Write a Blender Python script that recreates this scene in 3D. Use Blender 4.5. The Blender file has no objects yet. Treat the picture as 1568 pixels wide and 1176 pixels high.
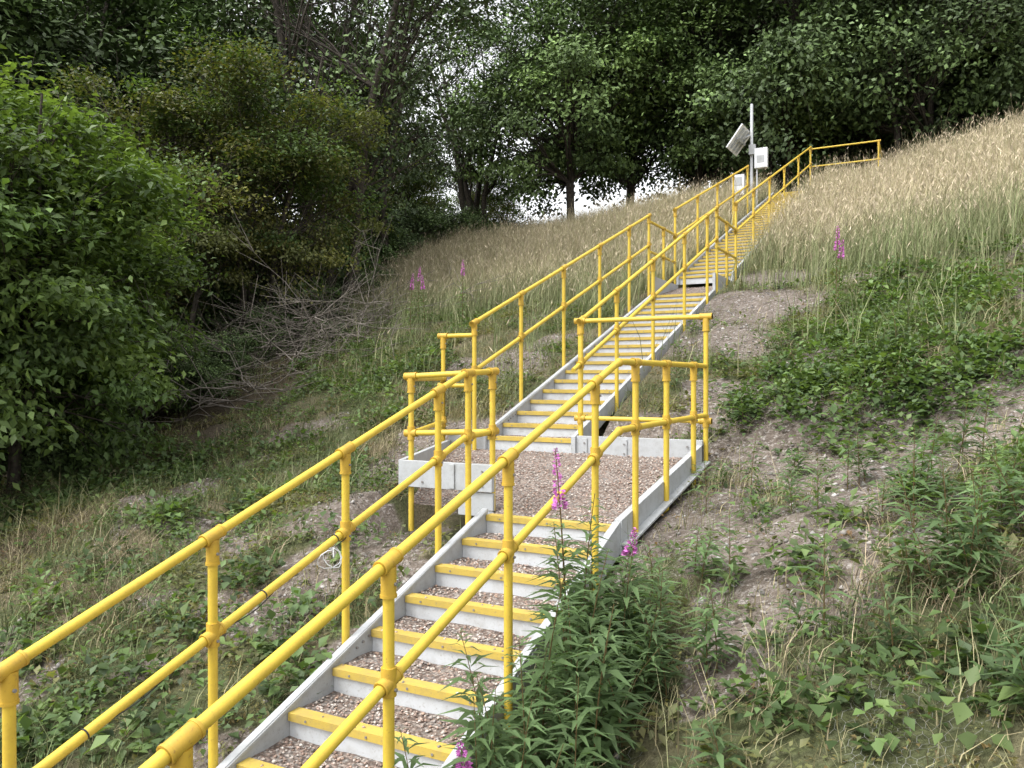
import bpy, math
import numpy as np
from mathutils import Vector
R0 = np.random.default_rng(7)
CY, SY = math.cos(math.radians(27.5)), math.sin(math.radians(27.5))
scene = bpy.context.scene

# ------------------------------------------------------------------ helpers
def vn(x, y, s=0.0):
    x = np.asarray(x, float); y = np.asarray(y, float)
    xi = np.floor(x); yi = np.floor(y); fx = x-xi; fy = y-yi
    fx = fx*fx*(3-2*fx); fy = fy*fy*(3-2*fy)
    def h(a, b):
        v = np.sin(a*127.1+b*311.7+s*74.7)*43758.5453
        return v-np.floor(v)
    return (h(xi, yi)*(1-fx)+h(xi+1, yi)*fx)*(1-fy)+(h(xi, yi+1)*(1-fx)+h(xi+1, yi+1)*fx)*fy
def fbm(x, y, s=0.0):
    return (vn(x, y, s)+.5*vn(x*2.1, y*2.1, s+3)+.25*vn(x*4.3, y*4.3, s+5))/1.75
def sst(v, a, b):
    t = np.clip((v-a)/(b-a), 0, 1); return t*t*(3-2*t)

ZY = [-300, -60, -20, -5, 5.6, 8.0, 14.3, 16.0, 27.3, 29.5, 60, 300]
ZZ = [-12, -10.5, -8, -4.69, -1.10, -.80, 1.54, 2.08, 6.10, 6.25, 5.2, 2.0]
def zline(Y): return np.interp(Y, ZY, ZZ)
def stair_mask(X, Y, m=0.0):
    lo = (Y < 5.75) & (X > -3.28-m) & (X < -1.96+m)
    mid = (Y >= 5.55) & (Y < 8.2) & (X > -4.75-m) & (X < -1.96+m)
    up = (Y >= 8.0) & (Y < 28.5) & (X > -4.62-m) & (X < -3.28+m)
    return lo | mid | up
def ground(X, Y):
    X = np.asarray(X, float); Y = np.asarray(Y, float)
    z = (zline(Y-.4)+zline(Y)+zline(Y+.4))/3 - .16
    z = z + .12*sst(Y, 7.6, 9.0) + .13*sst(Y, 8.1, 8.8)*(1-sst(Y, 14, 15))*(X > -3.28)
    xr = np.clip(X+1.8, 0, 14); z = z + .2*xr
    xl = np.clip(-5-X, 0, 22); z = z - .075*xl
    w = np.clip(np.maximum(X+1.9, -4.7-X), 0, 1.5)/1.5
    z = z + w*((fbm(X*.5, Y*.5, 1)-.5)*.45 + (fbm(X*1.9, Y*1.9, 2)-.5)*.2 + (fbm(X*6, Y*6, 12)-.5)*.06)
    z = z - .30*stair_mask(X, Y, 0.0)
    z = z - .12*((Y > 5.6) & (Y < 7.9) & (X < -3.3) & (X > -4.9))
    return z
def wpos(px, D):
    L = (px-784)/1220*D; return CY*L-SY*D, SY*L+CY*D
def hit(px, py):
    """world ground point seen in direction (px,py) of the survey photo"""
    Ds = np.arange(1.5, 32, .05); L = (px-784)/1220*Ds
    X = CY*L-SY*Ds; Y = SY*L+CY*Ds; z = (580-py)/1220*Ds
    k = np.nonzero(ground(X, Y) > z)[0]; k = k[0] if len(k) else len(Ds)-1
    return float(X[k]), float(Y[k]), float(Ds[k])

def np_mesh(name, V, Q, col=None, mats=(), midx=None, smooth=False):
    V = np.ascontiguousarray(V, dtype=np.float32); Q = np.ascontiguousarray(Q, dtype=np.int32)
    k = Q.shape[1]
    me = bpy.data.meshes.new(name)
    me.vertices.add(len(V)); me.vertices.foreach_set("co", V.ravel())
    me.loops.add(Q.size); me.loops.foreach_set("vertex_index", Q.ravel())
    me.polygons.add(len(Q)); me.polygons.foreach_set("loop_start", np.arange(0, Q.size, k, dtype=np.int32))
    if midx is not None: me.polygons.foreach_set("material_index", np.asarray(midx, dtype=np.int32))
    for m in mats: me.materials.append(m)
    me.update(calc_edges=True)
    if smooth: me.polygons.foreach_set("use_smooth", np.ones(len(Q), dtype=bool))
    if col is not None:
        a = me.color_attributes.new(name="Col", type='FLOAT_COLOR', domain='POINT')
        c = np.ones((len(V), 4), dtype=np.float32); c[:, :3] = col
        a.data.foreach_set("color", c.ravel())
    return me
def add_obj(name, me, parent=None, loc=(0, 0, 0), rz=0, sc=1):
    ob = bpy.data.objects.new(name, me)
    scene.collection.objects.link(ob)
    ob.location = loc; ob.rotation_euler = (0, 0, rz)
    ob.scale = (sc, sc, sc) if np.isscalar(sc) else sc
    if parent: ob.parent = parent
    return ob
def empty(name):
    e = bpy.data.objects.new(name, None); scene.collection.objects.link(e); return e

class MB:
    def __init__(s): s.v = []; s.f = []; s.m = []; s.sm = []
    def add(s, V, F, m=0, sm=False):
        o = len(s.v); s.v += [tuple(p) for p in V]; s.f += [tuple(i+o for i in f) for f in F]
        s.m += [m]*len(F); s.sm += [sm]*len(F)
    def box(s, x0, x1, y0, y1, z0, z1, m=0):
        V = [(x, y, z) for z in (z0, z1) for y in (y0, y1) for x in (x0, x1)]
        s.add(V, [(0, 2, 3, 1), (4, 5, 7, 6), (0, 1, 5, 4), (2, 6, 7, 3), (0, 4, 6, 2), (1, 3, 7, 5)], m)
    def prism(s, x0, x1, yz, m=0):
        n = len(yz)
        V = [(x0, y, z) for y, z in yz]+[(x1, y, z) for y, z in yz]
        F = [tuple(range(n-1, -1, -1)), tuple(range(n, 2*n))]+[(i, (i+1) % n, (i+1) % n+n, i+n) for i in range(n)]
        s.add(V, F, m)
    def tube(s, P, r, n=12, m=0, cap=True):
        P = [Vector(p) for p in P]; k = len(P)
        if np.isscalar(r): r = [r]*k
        V = []; F = []
        up = None
        for i in range(k):
            t = (P[min(i+1, k-1)]-P[max(i-1, 0)]).normalized()
            if up is None:
                up = Vector((0, 0, 1)) if abs(t.z) < .9 else Vector((1, 0, 0))
            a = t.cross(up).normalized(); b = a.cross(t).normalized(); up = b
            for j in range(n):
                an = 2*math.pi*j/n
                V.append(P[i]+a*math.cos(an)*r[i]+b*math.sin(an)*r[i])
        for i in range(k-1):
            for j in range(n):
                j2 = (j+1) % n
                F.append((i*n+j, i*n+j2, (i+1)*n+j2, (i+1)*n+j))
        s.add(V, F, m, True)
        if cap:
            s.add(V[:n], [tuple(range(n))], m); s.add(V[-n:], [tuple(range(n-1, -1, -1))], m)
    def ball(s, c, r, m=0, n=10):
        c = Vector(c); V = []; F = []
        for i in range(n+1):
            th = math.pi*i/n
            for j in range(n):
                ph = 2*math.pi*j/n
                V.append(c+Vector((math.sin(th)*math.cos(ph), math.sin(th)*math.sin(ph), math.cos(th)))*r)
        for i in range(n):
            for j in range(n):
                F.append((i*n+j, (i+1)*n+j, (i+1)*n+(j+1) % n, i*n+(j+1) % n))
        s.add(V, F, m, True)
    def obj(s, name, mats, parent=None, bevel=0):
        me = bpy.data.meshes.new(name); me.from_pydata(s.v, [], s.f)
        for mt in mats: me.materials.append(mt)
        me.polygons.foreach_set("material_index", s.m); me.polygons.foreach_set("use_smooth", s.sm)
        me.update()
        ob = add_obj(name, me, parent)
        if bevel:
            b = ob.modifiers.new("bev", 'BEVEL'); b.width = bevel; b.segments = 2; b.limit_method = 'ANGLE'
        return ob

# ------------------------------------------------------------------ materials
def newmat(name):
    m = bpy.data.materials.new(name); m.use_nodes = True
    nt = m.node_tree; nt.nodes.clear()
    return m, nt, nt.nodes, nt.links
def noise(nodes, links, vec, scale, detail=4, rough=.6):
    n = nodes.new('ShaderNodeTexNoise'); n.inputs['Scale'].default_value = scale
    n.inputs['Detail'].default_value = detail; n.inputs['Roughness'].default_value = rough
    links.new(vec, n.inputs['Vector']); return n.outputs['Fac']
def ramp(nodes, links, fac, stops):
    r = nodes.new('ShaderNodeValToRGB'); e = r.color_ramp.elements
    while len(e) < len(stops): e.new(.5)
    for i, (p, c) in enumerate(stops):
        e[i].position = p; e[i].color = (c, c, c, 1) if np.isscalar(c) else (*c, 1)
    links.new(fac, r.inputs['Fac']); return r.outputs['Color']
def mix(nodes, links, fac, a, b, mode='MIX'):
    m = nodes.new('ShaderNodeMix'); m.data_type = 'RGBA'; m.blend_type = mode
    for s, v in ((m.inputs[0], fac), (m.inputs[6], a), (m.inputs[7], b)):
        if hasattr(v, 'links') or hasattr(v, 'is_linked'): links.new(v, s)
        elif np.isscalar(v): s.default_value = v
        else: s.default_value = (*v, 1)
    return m.outputs[2]
def finish(nt, nodes, links, col, rough=.7, metal=0., bump=None, bstr=.3, bdist=.01, spec=.4):
    p = nodes.new('ShaderNodeBsdfPrincipled'); o = nodes.new('ShaderNodeOutputMaterial')
    if hasattr(col, 'is_linked'): links.new(col, p.inputs['Base Color'])
    else: p.inputs['Base Color'].default_value = (*col, 1)
    if hasattr(rough, 'is_linked'): links.new(rough, p.inputs['Roughness'])
    else: p.inputs['Roughness'].default_value = rough
    p.inputs['Metallic'].default_value = metal; p.inputs['Specular IOR Level'].default_value = spec
    if bump is not None:
        b = nodes.new('ShaderNodeBump'); b.inputs['Strength'].default_value = bstr; b.inputs['Distance'].default_value = bdist
        links.new(bump, b.inputs['Height']); links.new(b.outputs[0], p.inputs['Normal'])
    links.new(p.outputs[0], o.inputs[0]); return p
def geo(nodes): return nodes.new('ShaderNodeNewGeometry').outputs['Position']

def paint_mat(name, base, dirt, rough=.42):
    m, nt, nd, lk = newmat(name); g = geo(nd)
    f = noise(nd, lk, g, 9, 4, .7); f2 = noise(nd, lk, g, 70, 2, .6)
    c = mix(nd, lk, ramp(nd, lk, f, [(.45, 0.), (.8, .55)]), base, dirt)
    c = mix(nd, lk, ramp(nd, lk, f2, [(.60, 0.), (.76, .65)]), c, dirt)
    finish(nt, nd, lk, c, rough, bump=f2, bstr=.15, bdist=.002); return m
YEL = paint_mat("yellow_paint", (.60, .43, .05), (.39, .25, .042), .5)
FIT = paint_mat("yellow_fitting", (.51, .33, .038), (.26, .15, .04), .55)
NOS = paint_mat("yellow_nosing", (.48, .35, .07), (.25, .195, .11), .8)
GREY = paint_mat("grey_stringer", (.39, .405, .415), (.21, .205, .19), .55)
WHT = paint_mat("riser_panel", (.51, .53, .545), (.28, .265, .235), .65)
BOLT = paint_mat("bolt_steel", (.22, .21, .20), (.14, .09, .07), .45)
BLK = paint_mat("black_plastic", (.02, .02, .022), (.05, .05, .05), .5)
PV = paint_mat("solar_cell", (.02, .03, .06), (.03, .035, .06), .2)
WBOX = paint_mat("white_enclosure", (.70, .72, .74), (.5, .5, .5), .4)
GALV = paint_mat("galvanised_pole", (.54, .56, .58), (.40, .41, .42), .4)

def gravel_mat():
    m, nt, nd, lk = newmat("gravel"); g = geo(nd)
    v = nd.new('ShaderNodeTexVoronoi'); v.inputs['Scale'].default_value = 48; lk.new(g, v.inputs['Vector'])
    sep = nd.new('ShaderNodeSeparateColor'); lk.new(v.outputs['Color'], sep.inputs[0])
    c = ramp(nd, lk, sep.outputs[0], [(0, (.17, .12, .095)), (.3, (.30, .22, .18)), (.6, (.40, .32, .27)), (.85, (.48, .42, .37)), (1, (.26, .24, .22))])
    d = ramp(nd, lk, v.outputs['Distance'], [(.0, 1.), (.7, .35)])
    c = mix(nd, lk, 1., c, d, 'MULTIPLY')
    f = noise(nd, lk, g, 3, 3)
    c = mix(nd, lk, ramp(nd, lk, f, [(.5, 0.), (.75, .45)]), c, (.16, .12, .09))
    inv = ramp(nd, lk, v.outputs['Distance'], [(0, 1.), (.8, 0.)])
    finish(nt, nd, lk, c, .85, bump=inv, bstr=.9, bdist=.01); return m
GRAV = gravel_mat()
def attr_mat(name, rough=.6, trans=.3):
    m, nt, nd, lk = newmat(name)
    a = nd.new('ShaderNodeAttribute'); a.attribute_name = "Col"; c = a.outputs['Color']
    p = finish(nt, nd, lk, c, rough, spec=.3)
    if trans:
        t = nd.new('ShaderNodeBsdfTranslucent'); c2 = mix(nd, lk, 1., c, (1.3, 1.4, .5), 'MULTIPLY'); lk.new(c2, t.inputs[0])
        mx = nd.new('ShaderNodeMixShader'); mx.inputs[0].default_value = trans
        o = [n for n in nd if n.type == 'OUTPUT_MATERIAL'][0]
        lk.new(p.outputs[0], mx.inputs[1]); lk.new(t.outputs[0], mx.inputs[2]); lk.new(mx.outputs[0], o.inputs[0])
    return m
LEAF = attr_mat("foliage", .5, .33); LEAFF = attr_mat("canopy_foliage", .55, 0); GRASS = attr_mat("grass_blades", .7, 0); STONE = attr_mat("stone", .85, 0)
FLOW = attr_mat("petals", .6, 0)
def bark():
    m, nt, nd, lk = newmat("bark"); g = geo(nd); f = noise(nd, lk, g, 14, 2)
    c = ramp(nd, lk, f, [(.3, (.022, .018, .014)), (.7, (.085, .07, .055))])
    finish(nt, nd, lk, c, .9); return m
BARK = bark()
def twigm():
    m, nt, nd, lk = newmat("dead_twig"); g = geo(nd); f = noise(nd, lk, g, 8, 2)
    finish(nt, nd, lk, ramp(nd, lk, f, [(.3, (.10, .085, .07)), (.7, (.24, .21, .18))]), .9); return m
TWIG = twigm()
def ground_mat():
    m, nt, nd, lk = newmat("soil"); g = geo(nd)
    at = nd.new('ShaderNodeAttribute'); at.attribute_name = "Col"
    sc = nd.new('ShaderNodeSeparateColor'); lk.new(at.outputs['Color'], sc.inputs[0])   # R = bare, G = leaf litter
    n1 = noise(nd, lk, g, .9, 4, .7); n3 = noise(nd, lk, g, 38, 3, .7); n4 = noise(nd, lk, g, 2.3, 4, .75)
    v = nd.new('ShaderNodeTexVoronoi'); v.inputs['Scale'].default_value = 30; lk.new(g, v.inputs['Vector'])
    sep = nd.new('ShaderNodeSeparateColor'); lk.new(v.outputs['Color'], sep.inputs[0])
    stones = ramp(nd, lk, sep.outputs[0], [(0, (.085, .069, .057)), (.45, (.17, .144, .124)), (.8, (.245, .218, .194)), (1, (.37, .34, .315))])
    soil = ramp(nd, lk, n4, [(.3, (.075, .059, .047)), (.7, (.17, .14, .116))])
    c = mix(nd, lk, ramp(nd, lk, n3, [(.42, 0.), (.58, .9)]), soil, stones)
    straw = ramp(nd, lk, n3, [(.3, (.065, .055, .032)), (.7, (.175, .147, .088))])
    moss = ramp(nd, lk, n3, [(.3, (.032, .038, .016)), (.7, (.09, .105, .04))])
    veg = mix(nd, lk, ramp(nd, lk, n1, [(.40, 0.), (.54, 1.)]), straw, moss)
    ma = nd.new('ShaderNodeMath'); ma.operation = 'MULTIPLY_ADD'; lk.new(sc.outputs[0], ma.inputs[0]); ma.inputs[1].default_value = 1.3
    sb = nd.new('ShaderNodeMath'); sb.operation = 'SUBTRACT'; lk.new(n4, sb.inputs[0]); sb.inputs[1].default_value = .5
    lk.new(sb.outputs[0], ma.inputs[2])
    # factor 1 -> vegetation colour, 0 -> bare soil
    c = mix(nd, lk, ramp(nd, lk, ma.outputs[0], [(.1, .9), (.55, 0.)]), c, veg)
    c = mix(nd, lk, sc.outputs[1], c, ramp(nd, lk, n3, [(.3, (.03, .023, .015)), (.7, (.10, .08, .053))]))
    finish(nt, nd, lk, c, .95, bump=n3, bstr=.7, bdist=.03, spec=.15); return m
SOIL = ground_mat()

# bare-soil patches (surveyed positions on the slope)
BARE = []
for px, py, r in ((1150, 470, .95), (1110, 520, .75), (1190, 430, 1.0), (1110, 600, .5), (1190, 700, .9), (1110, 715, .55), (1270, 690, .75), (1340, 735, .7), (1490, 650, .75),
                  (1400, 700, .7), (1545, 620, .85), (1250, 785, .42), (1065, 770, .3), (1150, 900, .3), (1250, 960, .32), (1350, 880, .26), (1130, 1010, .26), (1100, 850, .28),
                  (1450, 800, .36), (1200, 850, .34), (1420, 640, .5), (1300, 820, .28), (1160, 800, .3), (370, 625, .8), (440, 600, .5), (620, 700, .4), (640, 870, .25), (400, 700, .25), (560, 1010, .25), (250, 910, .18),
                  (210, 1030, .15), (470, 800, .2), (590, 780, .3), (330, 660, .4)):
    x, y, D = hit(px, py); BARE.append((x, y, r))
def bare(X, Y):
    b = .8*sst(fbm(X*.9, Y*.9, 9), .62, .72)*(Y < 14)
    wx = (fbm(X*2, Y*2, 77)-.5)*.9; wy = (fbm(X*2, Y*2, 78)-.5)*.9
    for x, y, r in BARE:
        b = np.maximum(b, 1-sst(np.sqrt((X+wx-x)**2+((Y+wy-y))**2)/r, .65, 1.3))
    return b
def litter(X, Y): return sst(-X+.25*(Y-10)*-1, 8.2, 10.5)

# ------------------------------------------------------------------ ground sheet
def axis(lo, hi, a, b, fine, far):
    c = list(np.arange(a, b+1e-6, fine))
    l = [a]; st = fine
    while l[-1] > lo: st *= far; l.append(l[-1]-st)
    r = [b]; st = fine
    while r[-1] < hi: st *= far; r.append(r[-1]+st)
    return np.array(sorted(set(l[1:]+c+r[1:])))
xs = axis(-400, 400, -11, 6, .08, 1.12); ys = axis(-300, 500, -1, 29, .1, 1.12)
GX, GY = np.meshgrid(xs, ys); GZ = ground(GX, GY)
V = np.stack([GX.ravel(), GY.ravel(), GZ.ravel()], 1)
nx = len(xs); i = np.arange(len(ys)-1)[:, None]*nx+np.arange(nx-1)[None, :]; i = i.ravel()
gc = np.stack([bare(V[:, 0], V[:, 1]), litter(V[:, 0], V[:, 1]), 0*V[:, 0]], 1)
add_obj("ground", np_mesh("ground", V, np.stack([i, i+1, i+nx+1, i+nx], 1), gc, mats=[SOIL], smooth=True))

# ------------------------------------------------------------------ staircase
stair = empty("outdoor_staircase")
peb = []
def flight(x0, x1, Y0, Z0, Y1, Z1, n, tag, npeb, dd=.24):
    ru = (Y1-Y0)/n; ri = (Z1-Z0)/n
    rs, ns, tr = MB(), MB(), MB()
    for k in range(n+1):
        y = Y0+k*ru; z = Z0+k*ri
        rs.box(x0, x1, y+.006, y+.03, z-ri-.03, z-.047)
        ns.box(x0+.004, x1-.004, y-.012, y+.075, z-.042, z+.003)
        for q in (.12, .5, .88):
            xx = x0+(x1-x0)*q; ns.tube([(xx, y-.012, z-.022), (xx, y-.017, z-.022)], .007, 8, 1)
        if k < n:
            nxg, nyg = 18, 6
            VV = []
            for b in range(nyg+1):
                for a in range(nxg+1):
                    X = x0+(x1-x0)*a/nxg; Y = y+.075+(ru-.07)*b/nyg
                    VV.append((X, Y, z-.012+.03*(fbm(X*6, Y*6, 4)-.5)))
            FF = [(b*(nxg+1)+a, b*(nxg+1)+a+1, (b+1)*(nxg+1)+a+1, (b+1)*(nxg+1)+a) for b in range(nyg) for a in range(nxg)]
            tr.add(VV, FF, 0, True)
            for _ in range(npeb):
                yy = y+.08+R0.uniform(0, 1)*(ru-.10)
                if R0.uniform() < .03: yy = y+R0.uniform(0, .07)
                peb.append((R0.uniform(x0+.02, x1-.02), yy, z-.008+(.012 if yy < y+.075 else 0), 1))
    rs.obj("risers_"+tag, [WHT], stair, .002); ns.obj("nosings_"+tag, [NOS, BOLT], stair); tr.obj("treads_"+tag, [GRAV], stair)
    st = MB()
    for xa, xb, sg in ((x0-.05, x0-.001, -1), (x1+.001, x1+.05, 1)):
        a = .05; d = dd
        st.prism(xa, xb, [(Y0-.05, Z0+a-.05*ri/ru), (Y1+.03, Z1+a), (Y1+.03, Z1+a-d), (Y0-.05, Z0+a-d-.05*ri/ru)])
        st.prism(xa-.008 if sg > 0 else xb-.0, xa if sg > 0 else xb+.008, [(Y0, Z0+a-.012), (Y1, Z1+a-.012), (Y1, Z1+a-.035), (Y0, Z0+a-.035)])
        yy = Y0+.6
        while yy < Y1:
            zz = Z0+(yy-Y0)*ri/ru+a-.10
            xo = xb if sg > 0 else xa
            st.prism(min(xo, xo+sg*.006), max(xo, xo+sg*.006), [(yy-.13, zz-.13*ri/ru+.07), (yy+.13, zz+.13*ri/ru+.07), (yy+.13, zz+.13*ri/ru-.10), (yy-.13, zz-.13*ri/ru-.10)])
            xi = xa if sg > 0 else xb
            for dy in (-.09, -.03, .03, .09):
                for s2, xx in ((sg, xo+sg*.006), (-sg, xi)):
                    st.tube([(xx, yy+dy, zz+dy*ri/ru+.03), (xx+s2*.01, yy+dy, zz+dy*ri/ru+.03)], .009, 8, 1)
            yy += 2.1
    st.obj("stringers_"+tag, [GREY, BOLT], stair, .003)
flight(-3.15, -2.06, 5.6-.374*17, -1.1-.1268*17, 5.6, -1.1, 17, "lower", 330)
flight(-4.48, -3.42, 8.0, -.66, 14.3, 1.54, 17, "middle", 90, .20)
flight(-4.48, -3.42, 16.0, 2.08, 27.3, 6.10, 30, "upper", 25, .20)
def bed(tag, poly_fn, y0, y1, nx_, ny_, npeb):
    tr = MB(); VV = []
    for b in range(ny_+1):
        Y = y0+(y1-y0)*b/ny_; xa, xb, zf = poly_fn(Y)
        for a in range(nx_+1):
            X = xa+(xb-xa)*a/nx_; VV.append((X, Y, zf(X)+.04*(fbm(X*5, Y*5, 4)-.5)))
    FF = [(b*(nx_+1)+a, b*(nx_+1)+a+1, (b+1)*(nx_+1)+a+1, (b+1)*(nx_+1)+a) for b in range(ny_) for a in range(nx_)]
    tr.add(VV, FF, 0, True); tr.obj("gravel_landing_"+tag, [GRAV], stair)
    for _ in range(npeb):
        Y = R0.uniform(y0, y1); xa, xb, zf = poly_fn(Y); X = R0.uniform(xa, xb); peb.append((X, Y, zf(X)+.004, 1.1))
def zl1(Y): return -1.11+.30*sst(Y, 5.7, 8.0)
bed("lower", lambda Y: (-3.16 if Y < 5.86 else -4.1-.42*(Y-5.86), -2.06, lambda X: zl1(Y)), 5.68, 7.98, 40, 36, 3200)
bed("upper", lambda Y: (-4.5, -3.4, lambda X: 1.52+.33*(Y-14.3)/1.7), 14.35, 16.0, 16, 20, 300)
ld = MB()
ld.prism(-2.058, -2.0, [(5.6, -1.05), (8.05, -.66), (8.05, -.92), (5.6, -1.31)])
ld.prism(-2.0, -1.93, [(5.6, -1.22), (8.05, -.83), (8.05, -.85), (5.6, -1.24)])
ld.box(-3.37, -2.0, 7.985, 8.04, -.86, -.62)
ld.box(-2.85, -2.79, 7.97, 7.984, -.84, -.64); ld.box(-3.30, -3.24, 7.97, 7.984, -.84, -.64)
ld.box(-5.0, -4.54, 7.985, 8.04, -.98, -.66)
ld.box(-4.12, -3.21, 5.80, 5.85, -.95, -.72); ld.box(-3.55, -3.21, 5.82, 5.85, -1.16, -.96)
ld.box(-3.62, -3.57, 5.785, 5.799, -.94, -.73)
V4 = [(-4.12, 5.82), (-4.17, 5.82), (-5.02, 7.98), (-4.97, 7.98)]
V8 = [(x, y, -.95) for x, y in V4]+[(x, y, -.72) for x, y in V4]
ld.add(V8, [(3, 2, 1, 0), (4, 5, 6, 7), (0, 1, 5, 4), (1, 2, 6, 5), (2, 3, 7, 6), (3, 0, 4, 7)])
ld.box(-4.54, -4.49, 14.33, 15.95, 1.35, 1.9); ld.box(-3.41, -3.36, 14.33, 15.95, 1.35, 1.9)
for xx in (-3.9, -3.75, -3.45, -3.3):
    for zz in (-.78, -.90): ld.tube([(xx, 5.80, zz), (xx, 5.79, zz)], .010, 8, 1)
for xx in (-3.27, -2.82, -2.15):
    for zz in (-.69, -.79): ld.tube([(xx, 7.984, zz), (xx, 7.96, zz)], .010, 8, 1)
ld.obj("landing_frame", [GREY, BOLT], stair, .003)

def pebbles(name, P, sz, cols, parent=None):
    P = np.asarray(P, float); n = len(P)
    base = np.array([[1, 0, 0], [0, 1, 0], [-1, 0, 0], [0, -1, 0], [0, 0, 1], [0, 0, -1]], float)
    base = base[None]*R0.uniform(.55, 1.2, (n, 6, 1))+R0.normal(0, .15, (n, 6, 3))
    base[:, :, 2] *= .7
    a = R0.uniform(0, 6.28, n); c, s = np.cos(a), np.sin(a)
    X = base[:, :, 0]*c[:, None]-base[:, :, 1]*s[:, None]; Y = base[:, :, 0]*s[:, None]+base[:, :, 1]*c[:, None]
    V = np.stack([X, Y, base[:, :, 2]], 2)*sz[:, None, None]+P[:, None, :3]
    F = np.array([[0, 1, 4], [1, 2, 4], [2, 3, 4], [3, 0, 4], [1, 0, 5], [2, 1, 5], [3, 2, 5], [0, 3, 5]])
    Q = (F[None]+np.arange(n)[:, None, None]*6).reshape(-1, 3)
    C = np.repeat(cols, 6, axis=0)
    return add_obj(name, np_mesh(name, V.reshape(-1, 3), Q, C, [STONE]), parent)
pal = np.array([[.44, .33, .275], [.33, .235, .19], [.50, .44, .39], [.28, .25, .23], [.55, .50, .45], [.37, .26, .2]])
P = np.array(peb); n = len(P)
pebbles("loose_gravel", P, R0.uniform(.007, .016, n), pal[R0.integers(0, 6, n)]*R0.uniform(.6, 1.15, (n, 1)), stair)

# ------------------------------------------------------------------ handrails
def rnd_path(P, d=.09):
    P = [Vector(p) for p in P]; out = [P[0]]
    for i in range(1, len(P)-1):
        a = (P[i-1]-P[i]).normalized(); b = (P[i+1]-P[i]).normalized()
        A = P[i]+a*d; B = P[i]+b*d
        for t in (0, .25, .5, .75, 1): out.append(A*(1-t)**2+P[i]*2*t*(1-t)+B*t*t)
    out.append(P[-1]); return out
PR = .0245; FR = .033
def fitting(mb, c, d, L=.13, r=FR):
    c = Vector(c); d = Vector(d).normalized()
    mb.tube([c-d*L/2, c-d*(L/2-.008), c+d*(L/2-.008), c+d*L/2], [r*.93, r, r, r*.93], 14, 1)
    for s in (-1, 1):
        mb.tube([c+d*s*(L/2-.012), c+d*s*(L/2)], r*1.07, 14, 1)
def railing(name, path_top, path_mid, posts, extra=()):
    mb = MB()
    for P in (path_top, path_mid):
        if P: mb.tube(rnd_path(P), PR, 14)
    for P in extra: mb.tube(rnd_path(P), PR, 14)
    for P in (path_top, path_mid):
        if not P: continue
        for k in range(1, len(P)-1):
            mb.ball(rnd_path(P)[1+(k-1)*5+2], FR*1.02, 1)
    def at(P, x, y):
        best = None
        for k in range(len(P)-1):
            a = Vector(P[k]); b = Vector(P[k+1]); ab = b-a
            l2 = ab.x**2+ab.y**2
            t = max(0, min(1, ((x-a.x)*ab.x+(y-a.y)*ab.y)/l2)); q = a+ab*t
            dd = (q.x-x)**2+(q.y-y)**2
            if best is None or dd < best[0]-1e-6: best = (dd, q, ab.normalized())
        return best
    for (x, y, zb) in posts:
        b = at(path_top, x, y); top = b[1]
        mb.tube([(x, y, zb), (x, y, top.z-.01)], PR, 14)
        fitting(mb, top, b[2], .125)
        mb.tube([(x, y, top.z-.14), (x, y, top.z-.02)], FR, 14, 1); mb.tube([(x, y, top.z-.148), (x, y, top.z-.135)], FR*1.1, 14, 1)
        mb.tube([(x+.033, y, top.z-.09), (x+.042, y, top.z-.09)], .008, 6, 2)
        if path_mid:
            b = at(path_mid, x, y)
            if b[0] < .01:
                fitting(mb, b[1], b[2], .12); mb.tube([(x, y, b[1].z-.06), (x, y, b[1].z+.06)], FR, 14, 1)
                mb.tube([(x+.033, y, b[1].z-.03), (x+.042, y, b[1].z-.03)], .008, 6, 2)
    return mb.obj(name, [YEL, FIT, BOLT])
XL, XR = -3.235, -1.985
def zL(Y): return -1.145+.337*(Y-1.877)
def zR(Y): return -1.085+.3165*(Y-1.683)
gz = lambda x, y: float(ground(x, y))-.15
lt = [(XL, -1.5, zL(-1.5)), (XL, 5.42, .045), (XL, 5.86, .06), (-4.12, 5.86, .02), ]
lm = [(x, y, z-.505) for x, y, z in lt]
railing("yellow_handrail", lt, lm, [(XL, y, gz(XL-.1, y)) for y in (-.3, .8, 1.88, 2.9, 3.95, 5.02, 5.46)]+[(XL, 5.86, -1.25), (-4.06, 5.86, -1.35)])
rt = [(XR, -1.5, zR(-1.5)), (XR, 5.5, .125), (XR, 8.06, .13)]
rm = [(x, y, z-.50) for x, y, z in rt]
railing("yellow_handrail", rt, rm, [(XR, y, gz(XR+.1, y)) for y in (-.5, .6, 1.66, 2.70, 3.77, 5.03, 5.87, 6.69, 7.59)])
railing("landing_guard_rail", [(XR, 8.07, .63), (-3.36, 8.07, .63)], [(XR, 8.07, -.43), (-3.36, 8.07, -.43)],
        [(XR, 8.07, -.95), (-3.36, 8.07, -.9)])
railing("landing_guard_rail", [(-4.12, 5.9, 0.0), (-5.02, 7.9, 0.0)], [(-4.12, 5.9, -.5), (-5.02, 7.9, -.5)], [(-5.02, 7.9, -1.2)])
railing("landing_guard_rail", [(-5.02, 7.9, .50), (-4.6, 7.9, .50)], [(-5.02, 7.9, -.08), (-4.6, 7.9, -.08)], [(-5.02, 7.9, -1.2)],
        extra=[[(-5.02, 7.9, -.62), (-4.6, 7.9, -.62)]])
XA, XB = -4.57, -3.35
def zU(Y): return .64+.371*(Y-7.85)
def zT(Y): return 3.46+.355*(Y-16)
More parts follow.
